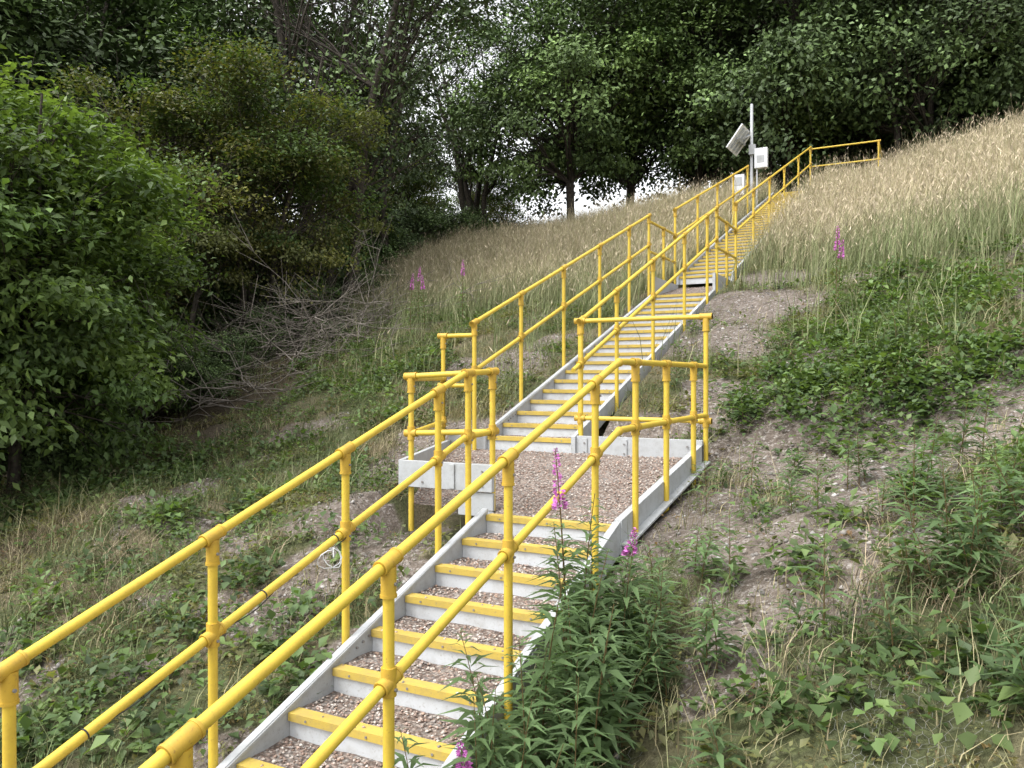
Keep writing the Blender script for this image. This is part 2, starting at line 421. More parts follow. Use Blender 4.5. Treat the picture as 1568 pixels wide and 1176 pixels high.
for X, ps1, ps2, yend in ((XA, (7.85, 9.03, 10.37, 11.77, 13.17, 14.27), (16., 17.8, 19.7, 21.5, 23.4), 23.4),
                          (XB, (8.07, 9.2, 10.65, 12.25, 13.7, 14.4), (16., 17.8, 19.8, 22., 24.6, 27.3), 27.3)):
    railing("yellow_handrail", [(X, 7.85 if X == XA else 8.07, zU(7.85)), (X, 14.35, zU(14.35))], [(X, 7.85, zU(7.85)-.55), (X, 14.35, zU(14.35)-.55)],
            [(X, y, gz(X, y)) for y in ps1])
    railing("yellow_handrail", [(X, 14.35, 2.92), (X, 16, 2.94)], [(X, 14.35, 2.36), (X, 16, 2.38)], [(X, 15.2, 1.4)])
    railing("yellow_handrail", [(X, 16, zT(16)), (X, yend, zT(yend))], [(X, 16, zT(16)-.55), (X, yend, zT(yend)-.55)],
            [(X, y, gz(X, y)) for y in ps2])
railing("top_guard_rail", [(XB, 27.35, 7.42), (-1.35, 27.35, 7.42)], [(XB, 27.35, 6.85), (-1.35, 27.35, 6.85)],
        [(XB, 27.35, 5.8), (-1.35, 27.35, 5.9)], extra=[[(-1.35, 27.35, 7.42), (-1.35, 29.5, 7.42)]])
cb = MB(); pts = []
for k in range(60):
    y = 1.7+k*.04; pts.append((XL+.028*math.cos(k*.35), y, zL(y)-.505-.02*abs(math.sin(k*.2))-.014))
cb.tube(pts, .003, 6, 0)
for y in (2.2, 3.25, 3.85):
    cb.tube([(XL, y-.003, zL(y-.003)-.505), (XL, y+.003, zL(y+.003)-.505)], PR+.003, 12, 0)
lp = []
for k in range(26):
    a = k*.62; lp.append((XL+.04+.03*math.sin(a*1.3), 3.72+.07*math.cos(a)+k*.004, zL(3.74)-.57+.06*math.sin(a)))
cb.tube(lp, .0035, 5, 1); cb.obj("cable_with_ties", [BLK, WBOX])

# ------------------------------------------------------------------ monitoring mast
mast = empty("monitoring_mast"); mx, my = -4.82, 25.3; mz = float(ground(mx, my))
p = MB(); p.tube([(mx, my, mz-.3), (mx, my, 8.45)], .045, 14); p.ball((mx, my, 8.45), .045)
p.tube([(mx, my, 7.55), (mx-.25, my-.15, 7.4)], .02, 8); p.tube([(mx+.18, my-.1, mz-.2), (mx+.18, my-.1, 6.9)], .025, 8)
p.obj("pole", [GALV], mast)
def obox(mb, c, ax, ay, az, m=0):
    c = Vector(c); V = [c+ax*i+ay*j+az*k for k in (-1, 1) for j in (-1, 1) for i in (-1, 1)]
    mb.add(V, [(0, 2, 3, 1), (4, 5, 7, 6), (0, 1, 5, 4), (2, 6, 7, 3), (0, 4, 6, 2), (1, 3, 7, 5)], m)
p = MB(); nrm = Vector((-.80, .05, .60)).normalized(); ux = Vector((.05, 1, 0)).normalized(); ux = (ux-nrm*ux.dot(nrm)).normalized(); uy = nrm.cross(ux).normalized()
c = Vector((mx-.33, my-.25, 7.35)); obox(p, c, ux*.55, uy*.40, nrm*.02, 0); obox(p, c+nrm*.022, ux*.52, uy*.37, nrm*.004, 1)
for q in (-.3, 0, .3): obox(p, c-nrm*.045+ux*q, ux*.025, uy*.34, nrm*.022, 2)
obox(p, c-nrm*.09, ux*.4, uy*.03, nrm*.022, 2)
p.obj("solar_panel", [WBOX, PV, GREY], mast)
p = MB(); p.box(mx+.12, mx+.50, my-.2, my-.02, 6.45, 7.05, 0); p.box(mx+.15, mx+.47, my-.206, my-.2, 6.48, 7.02, 0); p.box(mx+.2, mx+.42, my-.212, my-.206, 6.6, 6.82, 1)
p.box(mx-.55, mx-.18, my-.25, my-.05, 5.65, 6.3, 0); p.box(mx-.48, mx-.24, my-.256, my-.25, 5.95, 6.22, 1)
p.tube([(mx-.36, my-.15, mz-.1), (mx-.36, my-.15, 6.25)], .03, 8, 0)
p.box(mx-.06, mx+.14, my-.15, my-.05, 6.9, 7.2, 1)
p.obj("enclosures", [WBOX, GREY], mast, .01)

# ------------------------------------------------------------------ foliage batches
def unit(a): return a/np.maximum(np.linalg.norm(a, axis=1, keepdims=True), 1e-6)
class FB:
    def __init__(s): s.V = []; s.Q = []; s.C = []; s.M = []; s.n = 0
    def _add(s, V, Q, C, m):
        s.V.append(V); s.Q.append(Q+s.n); s.C.append(C); s.M.append(np.full(len(Q), m)); s.n += len(V)
    def leaves(s, P, T, Nn, l, w, col, fold=.18, droop=.12, m=0):
        n = len(P); T = unit(T); B = unit(np.cross(T, Nn)); Nn = unit(np.cross(B, T))
        l = np.broadcast_to(np.asarray(l, float), (n,))[:, None]; w = np.broadcast_to(np.asarray(w, float), (n,))[:, None]
        V = np.stack([P, P+T*.45*l+B*w*.5+Nn*fold*w, P+T*l-Nn*droop*l, P+T*.45*l-B*w*.5+Nn*fold*w, P+T*.45*l], 1)
        b = np.arange(n)[:, None]*5
        Q = np.concatenate([b+np.array([[0, 1, 2, 4]]), b+np.array([[0, 4, 2, 3]])])
        s._add(V.reshape(-1, 3), Q, np.repeat(col, 5, axis=0), m)
    def flat(s, P, T, Nn, l, w, col, m=0):
        n = len(P); T = unit(T); B = unit(np.cross(T, Nn)); Nn = unit(np.cross(B, T)); l = l[:, None]; w = w[:, None]
        V = np.stack([P, P+T*.42*l+B*w*.5, P+T*l-Nn*.1*l, P+T*.42*l-B*w*.5], 1)
        s._add(V.reshape(-1, 3), np.arange(n)[:, None]*4+np.array([[0, 1, 2, 3]]), np.repeat(col, 4, axis=0), m)
    def blades(s, P, H, hdir, bend, w, col, tipcol=None, m=0):
        n = len(P); up = np.array([[0, 0, 1.]])
        side = np.stack([-hdir[:, 1], hdir[:, 0], np.zeros(n)], 1)
        tw = R0.uniform(-1, 1, (n, 1)); side = unit(side+hdir*tw)
        ts = [0, .45, 1]; ws = [1, .8, .1]; V = []; C = []
        tipcol = col if tipcol is None else tipcol
        for t, ww in zip(ts, ws):
            c = P+up*(H*(t-.25*bend*t*t))[:, None]+hdir*(H*bend*t*t)[:, None]
            V += [c-side*(w*ww/2)[:, None], c+side*(w*ww/2)[:, None]]; cc = col*(1-t)+tipcol*t; C += [cc, cc]
        V = np.stack(V, 1).reshape(-1, 3); C = np.stack(C, 1).reshape(-1, 3); b = np.arange(n)[:, None]*6
        Q = np.concatenate([b+np.array([[k, k+1, k+3, k+2]]) for k in (0, 2)])
        s._add(V, Q, C, m)
        return P+up*(H*(1-.25*bend))[:, None]+hdir*(H*bend)[:, None]
    def tubes(s, segs, col, m=0, n=5):
        for P, r in segs:
            P = np.asarray(P, float); k = len(P); t = np.gradient(P, axis=0); t = unit(t)
            a = unit(np.cross(t, np.array([[.31, .17, .93]]))); b = np.cross(t, a)
            an = np.arange(n)*2*math.pi/n
            V = P[:, None]+(a[:, None]*np.cos(an)[None, :, None]+b[:, None]*np.sin(an)[None, :, None])*np.asarray(r)[:, None, None]
            i = (np.arange(k-1)[:, None]*n+np.arange(n)[None]); j = (np.arange(k-1)[:, None]*n+(np.arange(n)[None]+1) % n)
            Q = np.stack([i, j, j+n, i+n], 2).reshape(-1, 4)
            s._add(V.reshape(-1, 3), Q, np.tile(np.array(col)[None], (k*n, 1)), m)
    def mesh(s, name, mats):
        C = np.concatenate(s.C); g = (C[:, 1] > C[:, 0])[:, None]*1.0        # mute the greens a little
        mn = C.mean(axis=1, keepdims=True); C = C*(1-.16*g)+mn*.16*g*np.array([[1.12, 1.0, .9]])
        return np_mesh(name, np.concatenate(s.V), np.concatenate(s.Q), C, mats, np.concatenate(s.M))
def rdir(n, zs=1.):
    v = R0.normal(0, 1, (n, 3)); v[:, 2] *= zs; return unit(v)

# ------------------------------------------------------------------ trees
def make_tree(name, seed, H, Rr, cb, ncl, lpc, ls, sig, cols, stems=1, tr=.16, lean=(0, 0), near=False, nlobe=9, lobr=.42, far=False):
    rg = np.random.default_rng(seed); fb = FB(); segs = []; paths = []
    for q in range(stems):
        a = q*6.28/max(stems, 1)+rg.uniform(0, 1); b0 = np.array([math.cos(a), math.sin(a), 0])*(.25 if stems > 1 else 0)
        spread = (Rr*.5 if stems > 1 else Rr*.1)
        top = np.array([lean[0]+math.cos(a)*spread, lean[1]+math.sin(a)*spread, H*rg.uniform(.75, .9)])
        k = 9; t = np.linspace(0, 1, k)[:, None]
        pth = b0+(top-b0)*np.concatenate([t**1.3, t**1.3, t], 1)+np.cumsum(rg.normal(0, .09, (k, 3))*[1, 1, .2], 0)*H/10
        pth[0, 2] = -.4; paths.append(pth); segs.append((pth, tr*(1-.8*t[:, 0])/(1 if stems == 1 else 1.3)))
    C = []; LC = []; hz = (H-cb)/2
    LB = []
    for q in range(nlobe):
        zf = -0.85+1.6*(q+.5)/nlobe; az = q*2.4+rg.uniform(-.5, .5); rr = rg.uniform(.35, .72)*math.sqrt(max(.1, 1-zf*zf*.6))
        LB.append((np.array([lean[0]*(zf+1)/2+math.cos(az)*rr*Rr, lean[1]*(zf+1)/2+math.sin(az)*rr*Rr, (cb+H)/2+zf*hz*.8]), Rr*lobr*rg.uniform(.7, 1.25)))
    for q in range(ncl):
        li = rg.integers(0, nlobe); c0, r0 = LB[li]; d = rg.normal(0, 1, 3); d[2] = d[2]*.8+.25; d /= np.linalg.norm(d)
        C.append(c0+d*[1, 1, min(.85, hz/Rr)]*r0*rg.uniform(.1, 1)**.35); LC.append(li)
    C = np.array(C); LC = np.array(LC); C[:, 2] = np.maximum(C[:, 2], cb*.6)
    for q, c in enumerate(C):
        pth = paths[LC[q] % len(paths)]
        zt = max(min(LB[LC[q]][0][2]*rg.uniform(.55, .85), pth[-1, 2]), .3*cb+.3)
        kk = int(np.argmin(abs(pth[:, 2]-zt))); a = pth[kk]
        mid = (a+LB[LC[q]][0])/2+rg.normal(0, .08, 3)*Rr*.3+np.array([0, 0, .1])
        t = np.linspace(0, 1, 6)[:, None]; bz = a*(1-t)**2+mid*2*t*(1-t)+c*t*t
        bz[1:-1] += rg.normal(0, .05, (4, 3))
        r0 = max(.014, tr*.30*(1-a[2]/H)); segs.append((bz, np.linspace(r0, .008, 6)))
        for _ in range(2 if far else 3):
            e = c+rg.normal(0, sig*1.1, 3); s0 = bz[rg.integers(3, 6)]
            segs.append((np.stack([s0, (s0+e)/2+rg.normal(0, .05, 3), e]), np.array([.009, .006, .003])))
    fb.tubes(segs, (.1, .08, .06), 1, 4)
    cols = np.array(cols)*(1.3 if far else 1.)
    n = ncl*lpc; ci = np.repeat(np.arange(ncl), lpc)
    cs = rg.uniform(.65, 1.35, ncl)*sig; g = rg.normal(0, 1, (n, 3))*[1, 1, .45]
    P = C[ci]+g*cs[ci][:, None]; P[:, 2] -= .25*np.linalg.norm(g[:, :2], axis=1)*cs[ci]
    outw = unit(P-np.array([0, 0, (cb+H)/2])); T = unit(rdir(n, .5)+outw*.6+np.array([0, 0, -.25])); Nn = unit(rdir(n)*.6+np.array([0, 0, .9])+outw*.35)
    lobt = rg.uniform(.75, 1.25, nlobe)
    cc = cols[rg.integers(0, len(cols), ncl)][ci]*rg.uniform(.6, 1.4, (n, 1))*(rg.uniform(.75, 1.25, ncl)*lobt[LC])[ci][:, None]
    L = rg.uniform(.7, 1.25, n)*ls
    if near: fb.leaves(P, T, Nn, L, L*.5, cc, m=0)
    else: fb.flat(P, T, Nn, L, L*.58, cc, m=0)
    return fb.mesh(name, [LEAFF if far else LEAF, BARK])
G_dark = [(.05, .082, .024), (.06, .097, .029), (.042, .07, .022)]
G_mid = [(.078, .13, .033), (.09, .148, .037), (.065, .112, .031)]
G_lite = [(.12, .195, .043), (.14, .215, .046), (.095, .165, .04)]
G_yel = [(.135, .145, .04), (.115, .13, .04), (.15, .15, .047)]
M = {}
M['elder'] = make_tree("elder", 11, 6.2, 2.7, .3, 190, 220, .12, .27, G_lite+G_mid[:1], 5, .09, near=True, nlobe=13, lobr=.40)
M['haw'] = make_tree("haw", 12, 7.5, 2.8, 1.2, 150, 280, .09, .33, G_yel+G_mid[:2], 3, .12, (.5, 0), nlobe=11, lobr=.40)
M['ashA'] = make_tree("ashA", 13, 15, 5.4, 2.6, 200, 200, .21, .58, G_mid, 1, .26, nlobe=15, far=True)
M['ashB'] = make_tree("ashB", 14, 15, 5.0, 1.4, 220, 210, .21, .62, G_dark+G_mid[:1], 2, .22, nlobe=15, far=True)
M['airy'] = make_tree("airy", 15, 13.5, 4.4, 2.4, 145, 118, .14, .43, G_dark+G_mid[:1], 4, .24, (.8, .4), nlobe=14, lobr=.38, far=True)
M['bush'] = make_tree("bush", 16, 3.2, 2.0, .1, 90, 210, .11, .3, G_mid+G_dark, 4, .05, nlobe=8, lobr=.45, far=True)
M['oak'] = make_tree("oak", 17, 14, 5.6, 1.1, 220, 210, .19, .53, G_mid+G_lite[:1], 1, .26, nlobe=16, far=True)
names = dict(elder="elder_tree", haw="hawthorn_tree", ashA="ash_tree", ashB="sycamore_tree", airy="willow_tree", bush="bush", oak="oak_tree")
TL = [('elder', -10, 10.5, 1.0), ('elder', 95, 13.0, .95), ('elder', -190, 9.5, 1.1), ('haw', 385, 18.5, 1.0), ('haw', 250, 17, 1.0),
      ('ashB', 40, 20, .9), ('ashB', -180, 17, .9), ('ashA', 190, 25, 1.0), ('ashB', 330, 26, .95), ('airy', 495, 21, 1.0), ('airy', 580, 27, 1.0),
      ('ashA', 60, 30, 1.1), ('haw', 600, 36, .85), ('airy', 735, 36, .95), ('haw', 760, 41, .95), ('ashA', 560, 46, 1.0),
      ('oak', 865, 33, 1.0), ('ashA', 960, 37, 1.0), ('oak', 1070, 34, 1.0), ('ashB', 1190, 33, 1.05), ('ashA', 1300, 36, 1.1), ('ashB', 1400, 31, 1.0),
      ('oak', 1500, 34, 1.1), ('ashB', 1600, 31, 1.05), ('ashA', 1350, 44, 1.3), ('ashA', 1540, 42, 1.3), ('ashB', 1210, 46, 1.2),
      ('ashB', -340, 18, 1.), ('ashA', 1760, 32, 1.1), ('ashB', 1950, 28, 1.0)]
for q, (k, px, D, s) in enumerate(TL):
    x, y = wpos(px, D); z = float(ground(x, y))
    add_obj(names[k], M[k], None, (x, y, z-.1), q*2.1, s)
BL = [(330, 20, .8), (520, 25, .8), (610, 31, .9), (655, 33, .8), (570, 28, .8), (700, 34, .75), (770, 36, .7), (850, 39, .85), (920, 37, .65), (985, 38, .8), (1040, 37, .6), (1230, 33, .8), (1330, 33, .9), (1430, 33, .9), (1530, 33, .9),
      (205, 18, .8), (10, 14, .9), (440, 27, 1.1), (330, 24, 1.2), (200, 22, 1.2), (90, 19, 1.2), (-50, 17, 1.2), (400, 33, 1.3), (1130, 34, .6), (1350, 38, 1.6), (1460, 38, 1.6), (1240, 38, 1.4), (1560, 38, 1.6),
      (480, 24, .8), (30, 11.2, .45), (120, 12.4, .5), (300, 14.5, .35), (345, 16, .4), (420, 18, .4), (470, 19.5, .45), (525, 21.5, .45), (500, 17.5, .25), (590, 23, .3)]
for q, (px, D, s) in enumerate(BL):
    x, y = wpos(px, D); add_obj("bush", M['bush'], None, (x, y, float(ground(x, y))-.1), q*1.7, s)

# dead brushwood
fb = FB(); segs = []
for cpx, cD, nn in ((450, 18.5, 100), (400, 16.5, 75), (490, 17, 60), (340, 14.5, 40)):
    cx, cy = wpos(cpx, cD)
    for _ in range(nn):
        b = np.array([cx+R0.normal(0, 1.2), cy+R0.normal(0, .9), 0]); b[2] = float(ground(b[0], b[1]))+abs(R0.normal(0, .4))
        d = unit(np.array([[R0.normal(0.3, 1), R0.normal(0, 1), R0.uniform(-.2, .5)]]))[0]*R0.uniform(.8, 2.2)
        k = 6; t = np.linspace(0, 1, k)[:, None]; pth = b+d*t+np.cumsum(R0.normal(0, .06, (k, 3)), 0)
        r = R0.uniform(.007, .02); segs.append((pth, np.linspace(r, .003, k)))
        for _2 in range(5):
            s0 = pth[R0.integers(2, 6)]; e = s0+d*.3+R0.normal(0, .25, 3); segs.append((np.stack([s0, (s0+e)/2, e]), np.array([.007, .005, .003])))
fb.tubes(segs, (.2, .17, .14), 0, 4); add_obj("dead_brushwood", fb.mesh("dead_brushwood", [TWIG]))

# ------------------------------------------------------------------ ground vegetation
def inview(X, Y, m=.85):
    D = -SY*X+CY*Y; L = CY*X+SY*Y
    return (D > .9) & (abs(L) < m*np.maximum(D, .1)+.6)
def sample(n, x0, x1, y0, y1, mask, near=None):
    X = R0.uniform(x0, x1, n); Y = R0.uniform(y0, y1, n)
    k = inview(X, Y) & ~stair_mask(X, Y, .06)
    X, Y = X[k], Y[k]; k = R0.uniform(0, 1, len(X)) < mask(X, Y); return X[k], Y[k]
def around(lst, dens):
    xs_, ys_ = [], []
    for px, py, r in lst:
        x, y, D = hit(px, py); n = int(dens*r*r)
        xs_.append(R0.normal(x, r*.5, n)); ys_.append(R0.normal(y, r*.5, n))
    X = np.concatenate(xs_); Y = np.concatenate(ys_); k = ~stair_mask(X, Y, .08); return X[k], Y[k]
def blond(X, Y): return np.where(X < -4, .85*sst(Y+.15*(X+8), 13, 18), sst(Y+.3*X, 13.5, 18.5))*(.7+.3*vn(X*.6, Y*.6, 2))
def tuft(fb, X, Y, nb, Hm, Hs, w, colf, rad=.1, bendm=.35, heads=None, wind=(.5, -.2)):
    n = len(X); Z = ground(X, Y); i = np.repeat(np.arange(n), nb); m = len(i)
    hs = R0.uniform(.55, 1.3, n)
    P = np.stack([X[i]+R0.normal(0, rad, m), Y[i]+R0.normal(0, rad, m), Z[i]-.02], 1)
    H = np.maximum(Hm*hs[i]*(1+R0.normal(0, Hs, m)), .03)
    a = R0.uniform(0, 6.28, m); h = np.stack([np.cos(a)+wind[0], np.sin(a)+wind[1], np.zeros(m)], 1); h = unit(h)
    bend = np.abs(R0.normal(bendm, .2, m)); c0, c1 = colf(X[i], Y[i], m)
    tip = fb.blades(P, H, h, bend, np.full(m, w)*R0.uniform(.6, 1.3, m), c0, c1)
    if heads is not None:
        hp = heads*np.clip(blond(X[i], Y[i])*1.2+.1, 0, 1)
        k = R0.uniform(0, 1, m) < hp; q = k.sum()
        T = unit(h[k]*.6+np.array([[0, 0, 1.]])+R0.normal(0, .15, (q, 3)))
        hc = np.array([[.55, .46, .33]])*R0.uniform(.65, 1.2, (q, 1))
        fb.flat(tip[k]-T*.08, T, rdir(q), R0.uniform(.09, .16, q), np.full(q, w*1.6), hc)
def c_tall(X, Y, m):
    b = np.clip(blond(X, Y)+R0.normal(0, .28, m), 0, 1)[:, None]
    g = np.array([[.15, .19, .065]]); s = np.array([[.52, .44, .29]])
    v = R0.uniform(.65, 1.25, (m, 1)); return (g*(1-b*.6)+s*b*.6)*v, (g*(1-b)+s*b)*v*1.1
fb = FB()
X, Y = sample(32000, -20, -4.7, 10.5, 31, lambda X, Y: .04+.85*sst(Y+ .25*(X+8), 13.0, 16.5)*sst(fbm(X*.8, Y*.8, 91), .25, .45))
tuft(fb, X, Y, 9, .56, .3, .010, c_tall, .11, .35, .25)
X, Y = sample(31000, -3.2, 14, 9.5, 31, lambda X, Y: np.clip(.05+.9*sst(Y+.35*X, 12, 16), 0, 1)*(1-.92*bare(X, Y)*(Y < 16)))
tuft(fb, X, Y, 9, .62, .3, .010, c_tall, .11, .35, .4)
add_obj("tall_grass", fb.mesh("tall_grass", [GRASS]))
def c_short(X, Y, m):
    b = np.clip(sst(fbm(X*.9, Y*.9, 21), .47, .62)+R0.normal(0, .28, m)+.4*litter(X, Y), 0, 1)[:, None]
    g = np.array([[.125, .17, .055]]); s = np.array([[.31, .26, .155]]); v = R0.uniform(.55, 1.3, (m, 1))
    return (g*(1-b)+s*b)*v, (g*(1-b*.8)+s*b*.8)*v*1.15
def c_dead(X, Y, m):
    v = R0.uniform(.6, 1.3, (m, 1)); return np.array([[.24, .19, .12]])*v, np.array([[.38, .315, .205]])*v
fb = FB()
X, Y = sample(72000, -12, 6, -.5, 15, lambda X, Y: (1-.93*bare(X, Y))*.45*(.3+.7*sst(fbm(X*1.3, Y*1.3, 55), .35, .55))*(1-.6*litter(X, Y)))
tuft(fb, X, Y, 8, .13, .4, .006, c_short, .06, .55)
X, Y = sample(8000, -10, 5, .5, 13, lambda X, Y: .5*sst(fbm(X*.9, Y*.9, 33), .5, .6)*(1-bare(X, Y)))
tuft(fb, X, Y, 12, .30, .3, .006, c_short, .07, .6)
X, Y = around(((60, 830, .45), (170, 850, .4), (220, 800, .35), (30, 900, .25), (1370, 880, .35), (1330, 930, .3), (1040, 740, .3), (1500, 880, .3), (300, 700, .4), (430, 760, .3), (120, 930, .3), (90, 1000, .25), (440, 840, .25),
               (500, 500, .7), (420, 660, .4), (1230, 520, .5), (1450, 900, .3), (640, 640, .4), (860, 960, .2), (1000, 900, .2), (560, 700, .4), (1400, 800, .3), (1250, 1020, .25), (1480, 770, .4)), 120)
tuft(fb, X, Y, 13, .20, .3, .005, c_dead, .08, .8)
add_obj("short_grass", fb.mesh("short_grass", [GRASS]))
def weeds(fb, X, Y, K, rad, h, ll, ratio, cols, tint=0.):
    n = len(X); Z = ground(X, Y); s = R0.uniform(.6, 1.35, n); i = np.repeat(np.arange(n), K); m = len(i)
    d = rdir(m); d[:, 2] = abs(d[:, 2]); rr = R0.uniform(.35, 1, (m, 1))
    P = np.stack([X[i], Y[i], Z[i]], 1)+d*rr*np.stack([rad*s[i], rad*s[i], h*s[i]], 1)
    T = unit(d*[1, 1, .25]+rdir(m)*.5); Nn = unit(np.array([[0, 0, 1.]])+rdir(m)*.4+d*.3)
    L = ll*R0.uniform(.6, 1.3, m)*R0.uniform(.7, 1.3, n)[i]; cc = np.array(cols)[R0.integers(0, len(cols), n)][i]*R0.uniform(.65, 1.35, (m, 1))*R0.uniform(.75, 1.25, n)[i][:, None]
    if tint:
        tt = (tint*sst(fbm(X*1.5, Y*1.5, 66), .44, .64))[i][:, None]; cc = cc*(1-tt)+np.array([[.20, .165, .07]])*R0.uniform(.6, 1.3, (m, 1))*tt
    fb.leaves(P, T, Nn, L, L*ratio, cc)
W_g = [(.10, .17, .045), (.08, .14, .042), (.12, .185, .05), (.07, .115, .042)]
fb = FB()
X, Y = sample(20000, -12.5, 5, .3, 19, lambda X, Y: .6*sst(fbm(X*.9, Y*.9, 41), .42-.05*(X < -4), .55)*(1-.94*bare(X, Y))*(1-.5*litter(X, Y)))
weeds(fb, X, Y, 20, .17, .15, .06, .6, W_g, .6)
X, Y = around(((1270, 600, .9), (1380, 600, .9), (1480, 575, .9), (1200, 585, .7), (1330, 640, .5), (1130, 640, .45), (1440, 430, 1.3), (1500, 470, 1.2), (1320, 560, .9), (1550, 560, .7), (1230, 620, .5),
               (1360, 470, .9), (1290, 520, .8), (120, 760, .9), (200, 735, .9), (300, 720, .8), (40, 790, .7), (520, 540, 1.0), (570, 590, .8), (630, 560, .8), (480, 590, .7), (600, 640, .6), (100, 1110, .4), (60, 1150, .35),
               (480, 1060, .3), (180, 1080, .35), (1250, 880, .3), (1180, 790, .25), (1390, 760, .3), (1530, 1000, .35), (1560, 730, .5), (1500, 1080, .3), (1120, 870, .2), (1290, 800, .25), (540, 830, .35), (380, 900, .3), (740, 880, .2),
               (250, 800, .5), (380, 790, .4), (100, 900, .35), (280, 980, .3), (420, 980, .3), (30, 1040, .3), (340, 1100, .3), (680, 760, .3), (450, 690, .5), (550, 720, .4), (200, 1150, .25), (1180, 1100, .25), (1300, 1120, .3)), 70)
weeds(fb, X, Y, 26, .18, .22, .078, .66, W_g)
X, Y = sample(34000, -12, 5, .3, 13, lambda X, Y: .5*(1-.92*bare(X, Y))*(.35+.65*sst(fbm(X*1.4, Y*1.4, 71), .4, .55)))
weeds(fb, X, Y, 14, .09, .06, .03, .5, [(.12, .17, .05), (.15, .17, .055), (.09, .14, .048), (.18, .15, .065), (.19, .12, .065)], .7)
X, Y = sample(3500, -10, 5, .5, 12, lambda X, Y: .35*bare(X, Y))
weeds(fb, X, Y, 18, .10, .06, .04, .55, W_g, .4)
add_obj("broadleaf_weeds", fb.mesh("broadleaf_weeds", [LEAF]))

def willow(fb, bx, by, H, flower=True, leafn=70, lean=(0, 0), bz=None, ll=.15):
    z0 = float(ground(bx, by)) if bz is None else bz
    k = 8; t = np.linspace(0, 1, k)[:, None]
    pth = np.array([bx, by, z0])+np.concatenate([lean[0]*t**2, lean[1]*t**2, H*t], 1)
    fb.tubes([(pth, np.linspace(.006, .002, k)*max(H, .7))], (.16, .11, .05), 0, 5)
    top = .78 if flower else 1.0
    u = np.linspace(.08, top, leafn)+R0.normal(0, .01, leafn); u = np.clip(u, 0.02, 1)
    P = np.array([bx, by, z0])+np.stack([lean[0]*u**2, lean[1]*u**2, H*u], 1)
    a = np.arange(leafn)*2.4+R0.uniform(0, 6); T = np.stack([np.cos(a), np.sin(a), R0.uniform(.0, .6, leafn)], 1)
    L = (ll*np.sin(np.pi*np.clip(u/top*.85+.12, 0, 1))+.03)*R0.uniform(.8, 1.2, leafn)
    cc = np.array([[.10, .17, .062]])*R0.uniform(.7, 1.4, (leafn, 1))*R0.uniform(.75, 1.25)
    fb.leaves(P, T, np.tile([[0, 0, 1.]], (leafn, 1))+rdir(leafn)*.2, L, L*.19, cc, droop=.25)
    if flower:
        nf = 120; u = R0.uniform(.76, 1.0, nf); P = np.array([bx, by, z0])+np.stack([lean[0]*u**2, lean[1]*u**2, H*u], 1)
        a = R0.uniform(0, 6.28, nf); T = np.stack([np.cos(a), np.sin(a), R0.uniform(-.1, .5, nf)], 1); sz = (1.05-u)/.3
        pc = np.array([[.55, .17, .48]])*R0.uniform(.6, 1.3, (nf, 1))
        fb.leaves(P+unit(T)*.018*sz[:, None], T, rdir(nf), .012+.026*sz, .008+.018*sz, pc, m=1)
flw = [(-1.74, 4.0, 1.40, (-.12, .1)), (-1.62, 4.5, .72, (.1, 0)), (-1.72, 2.95, .55, (-.1, .05)), (-1.68, 3.85, 1.05, (-.12, .1)), (-1.66, 3.5, 1.0, (.12, 0)), (-1.78, 3.2, .85, (-.22, .1)),
       (-1.8, 2.7, .75, (-.2, .1)), (-1.55, 3.75, .95, (.1, .1)), (-1.5, 4.2, .8, (.05, .1)), (-1.75, 4.4, .75, (-.05, .1)), (-1.72, 4.15, 1.1, (.08, 0)), (-1.35, 3.4, .9, (.1, 0))]
for q, (bx, by, H, ln) in enumerate(flw):
    fb = FB(); willow(fb, bx, by, H, q < 3, 80, ln, ll=.19); add_obj("fireweed_plant", fb.mesh("fireweed_plant", [LEAF, FLOW]))
for px, D, H in ((628, 15.5, 1.3), (650, 15.8, 1.2), (708, 16., 1.3), (1280, 10.5, 1.35), (1283, 11, 1.1), (640, 16.5, 1.2)):
    x, y = wpos(px, D); fb = FB(); willow(fb, x, y, H, True, 60, (R0.normal(0, .05), 0)); add_obj("fireweed_plant", fb.mesh("fireweed_plant", [LEAF, FLOW]))
fb = FB()
for _ in range(76):
    by = R0.uniform(1.9, 4.5); bx = -1.86+abs(R0.normal(0, .38))+.05*(4.6-by)
    willow(fb, bx, by, R0.uniform(.25, .8)*(1.05 if by < 3.8 else .7), False, 46, (R0.normal(-.03, .1), R0.normal(0, .1)))
for _ in range(24):
    bx, by = wpos(R0.uniform(1400, 1600), R0.uniform(2.6, 6)); willow(fb, bx, by, R0.uniform(.3, .65), False, 40, (R0.normal(0, .1), 0))
for _ in range(40):
    bx, by = wpos(R0.uniform(950, 1500), R0.uniform(3.2, 11)); willow(fb, bx, by, R0.uniform(.2, .55), False, 30, (R0.normal(0, .05), 0))
add_obj("willowherb_plants", fb.mesh("willowherb_plants", [LEAF, FLOW]))

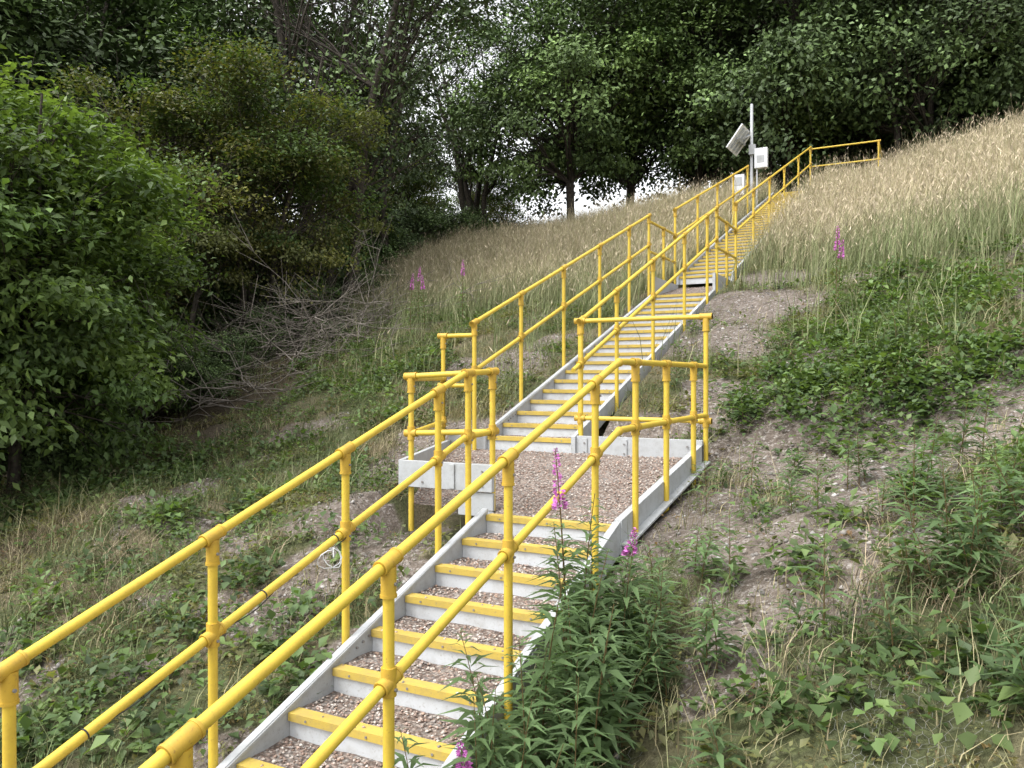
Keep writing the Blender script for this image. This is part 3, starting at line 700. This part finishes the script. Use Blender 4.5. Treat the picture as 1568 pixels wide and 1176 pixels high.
X, Y = sample(32000, -8, 6, 1, 15, lambda X, Y: .08+.85*bare(X, Y))
n = len(X); pebbles("stones", np.stack([X, Y, ground(X, Y)+.003], 1), R0.uniform(0, 1, n)**3*.03+.007,
                    np.array([[.30, .275, .25], [.22, .19, .165], [.38, .36, .34], [.19, .175, .16]])[R0.integers(0, 4, n)]*R0.uniform(.6, 1.2, (n, 1)))
NET = attr_mat("netting_wire", .5, 0)
def netting(name, x0, x1, y0, y1, a, w, th):
    cx = np.arange(x0, x1, a*1.732); cy = np.arange(y0, y1, a*1.5)
    A = []; B = []
    for j, y in enumerate(cy):
        xx = cx+(a*.866 if j % 2 else 0)
        for k in range(3):
            t0 = math.radians(30+60*k); t1 = math.radians(90+60*k)
            A.append(np.stack([xx+a*math.cos(t0), y+a*math.sin(t0)+0*xx], 1)); B.append(np.stack([xx+a*math.cos(t1), y+a*math.sin(t1)+0*xx], 1))
    A = np.concatenate(A); B = np.concatenate(B)
    wob = lambda P: P+np.stack([vn(P[:, 0]*2, P[:, 1]*2, 5)-.5, vn(P[:, 0]*2, P[:, 1]*2, 8)-.5], 1)*.15+np.stack([vn(P[:, 0]*14, P[:, 1]*14, 5)-.5, vn(P[:, 0]*14, P[:, 1]*14, 8)-.5], 1)*.04
    A, B = wob(A), wob(B); mid = (A+B)/2; k = (fbm(mid[:, 0]*1.3, mid[:, 1]*1.3, 61) > th) & ~stair_mask(mid[:, 0], mid[:, 1], .1); A, B = A[k], B[k]
    za = ground(A[:, 0], A[:, 1])+.03*vn(A[:, 0]*5, A[:, 1]*5, 2)-.003; zb = ground(B[:, 0], B[:, 1])+.03*vn(B[:, 0]*5, B[:, 1]*5, 2)-.003
    A = np.column_stack([A, za]); B = np.column_stack([B, zb]); s = unit(np.cross(B-A, np.array([[0, 0, 1.]])))*w/2
    V = np.stack([A-s, A+s, B+s, B-s], 1).reshape(-1, 3); Q = np.arange(len(V)).reshape(-1, 4)
    add_obj(name, np_mesh(name, V, Q, np.tile([[.24, .235, .22]], (len(V), 1)), [NET]))
netting("wire_netting", -1.85, 4.5, 3.0, 8.5, .03, .0016, .56)

# ------------------------------------------------------------------ light, sky, camera
EL, AZ = 58, 215
w = bpy.data.worlds.new("World"); scene.world = w; w.use_nodes = True
nt = w.node_tree; nt.nodes.clear()
sky = nt.nodes.new('ShaderNodeTexSky'); sky.sky_type = 'NISHITA'; sky.sun_disc = False
sky.sun_elevation = math.radians(EL); sky.sun_rotation = math.radians(AZ); sky.air_density = 1.; sky.dust_density = 4.
hs = nt.nodes.new('ShaderNodeHueSaturation'); hs.inputs['Saturation'].default_value = .12; hs.inputs['Value'].default_value = 3.2
bg = nt.nodes.new('ShaderNodeBackground'); bg.inputs['Strength'].default_value = .15
ow = nt.nodes.new('ShaderNodeOutputWorld')
nt.links.new(sky.outputs[0], hs.inputs['Color']); nt.links.new(hs.outputs[0], bg.inputs[0]); nt.links.new(bg.outputs[0], ow.inputs[0])
sl = bpy.data.lights.new("sun", 'SUN'); sl.energy = .9; sl.angle = math.radians(28); sl.color = (1, .965, .91)
so = bpy.data.objects.new("sun", sl); scene.collection.objects.link(so)
az = math.radians(AZ); el = math.radians(EL)
d = Vector((math.sin(az)*math.cos(el), math.cos(az)*math.cos(el), math.sin(el)))
so.rotation_euler = d.to_track_quat('Z', 'Y').to_euler()
cam = bpy.data.cameras.new("camera"); co = bpy.data.objects.new("camera", cam); scene.collection.objects.link(co)
cam.sensor_width = 36; cam.lens = 28.0; cam.clip_start = .05; cam.clip_end = 2000
co.location = (0, 0, 0); co.rotation_euler = (math.radians(90-.38), 0, math.radians(27.5))
scene.camera = co
scene.view_settings.view_transform = 'Standard'; scene.view_settings.look = 'None'; scene.view_settings.exposure = 0
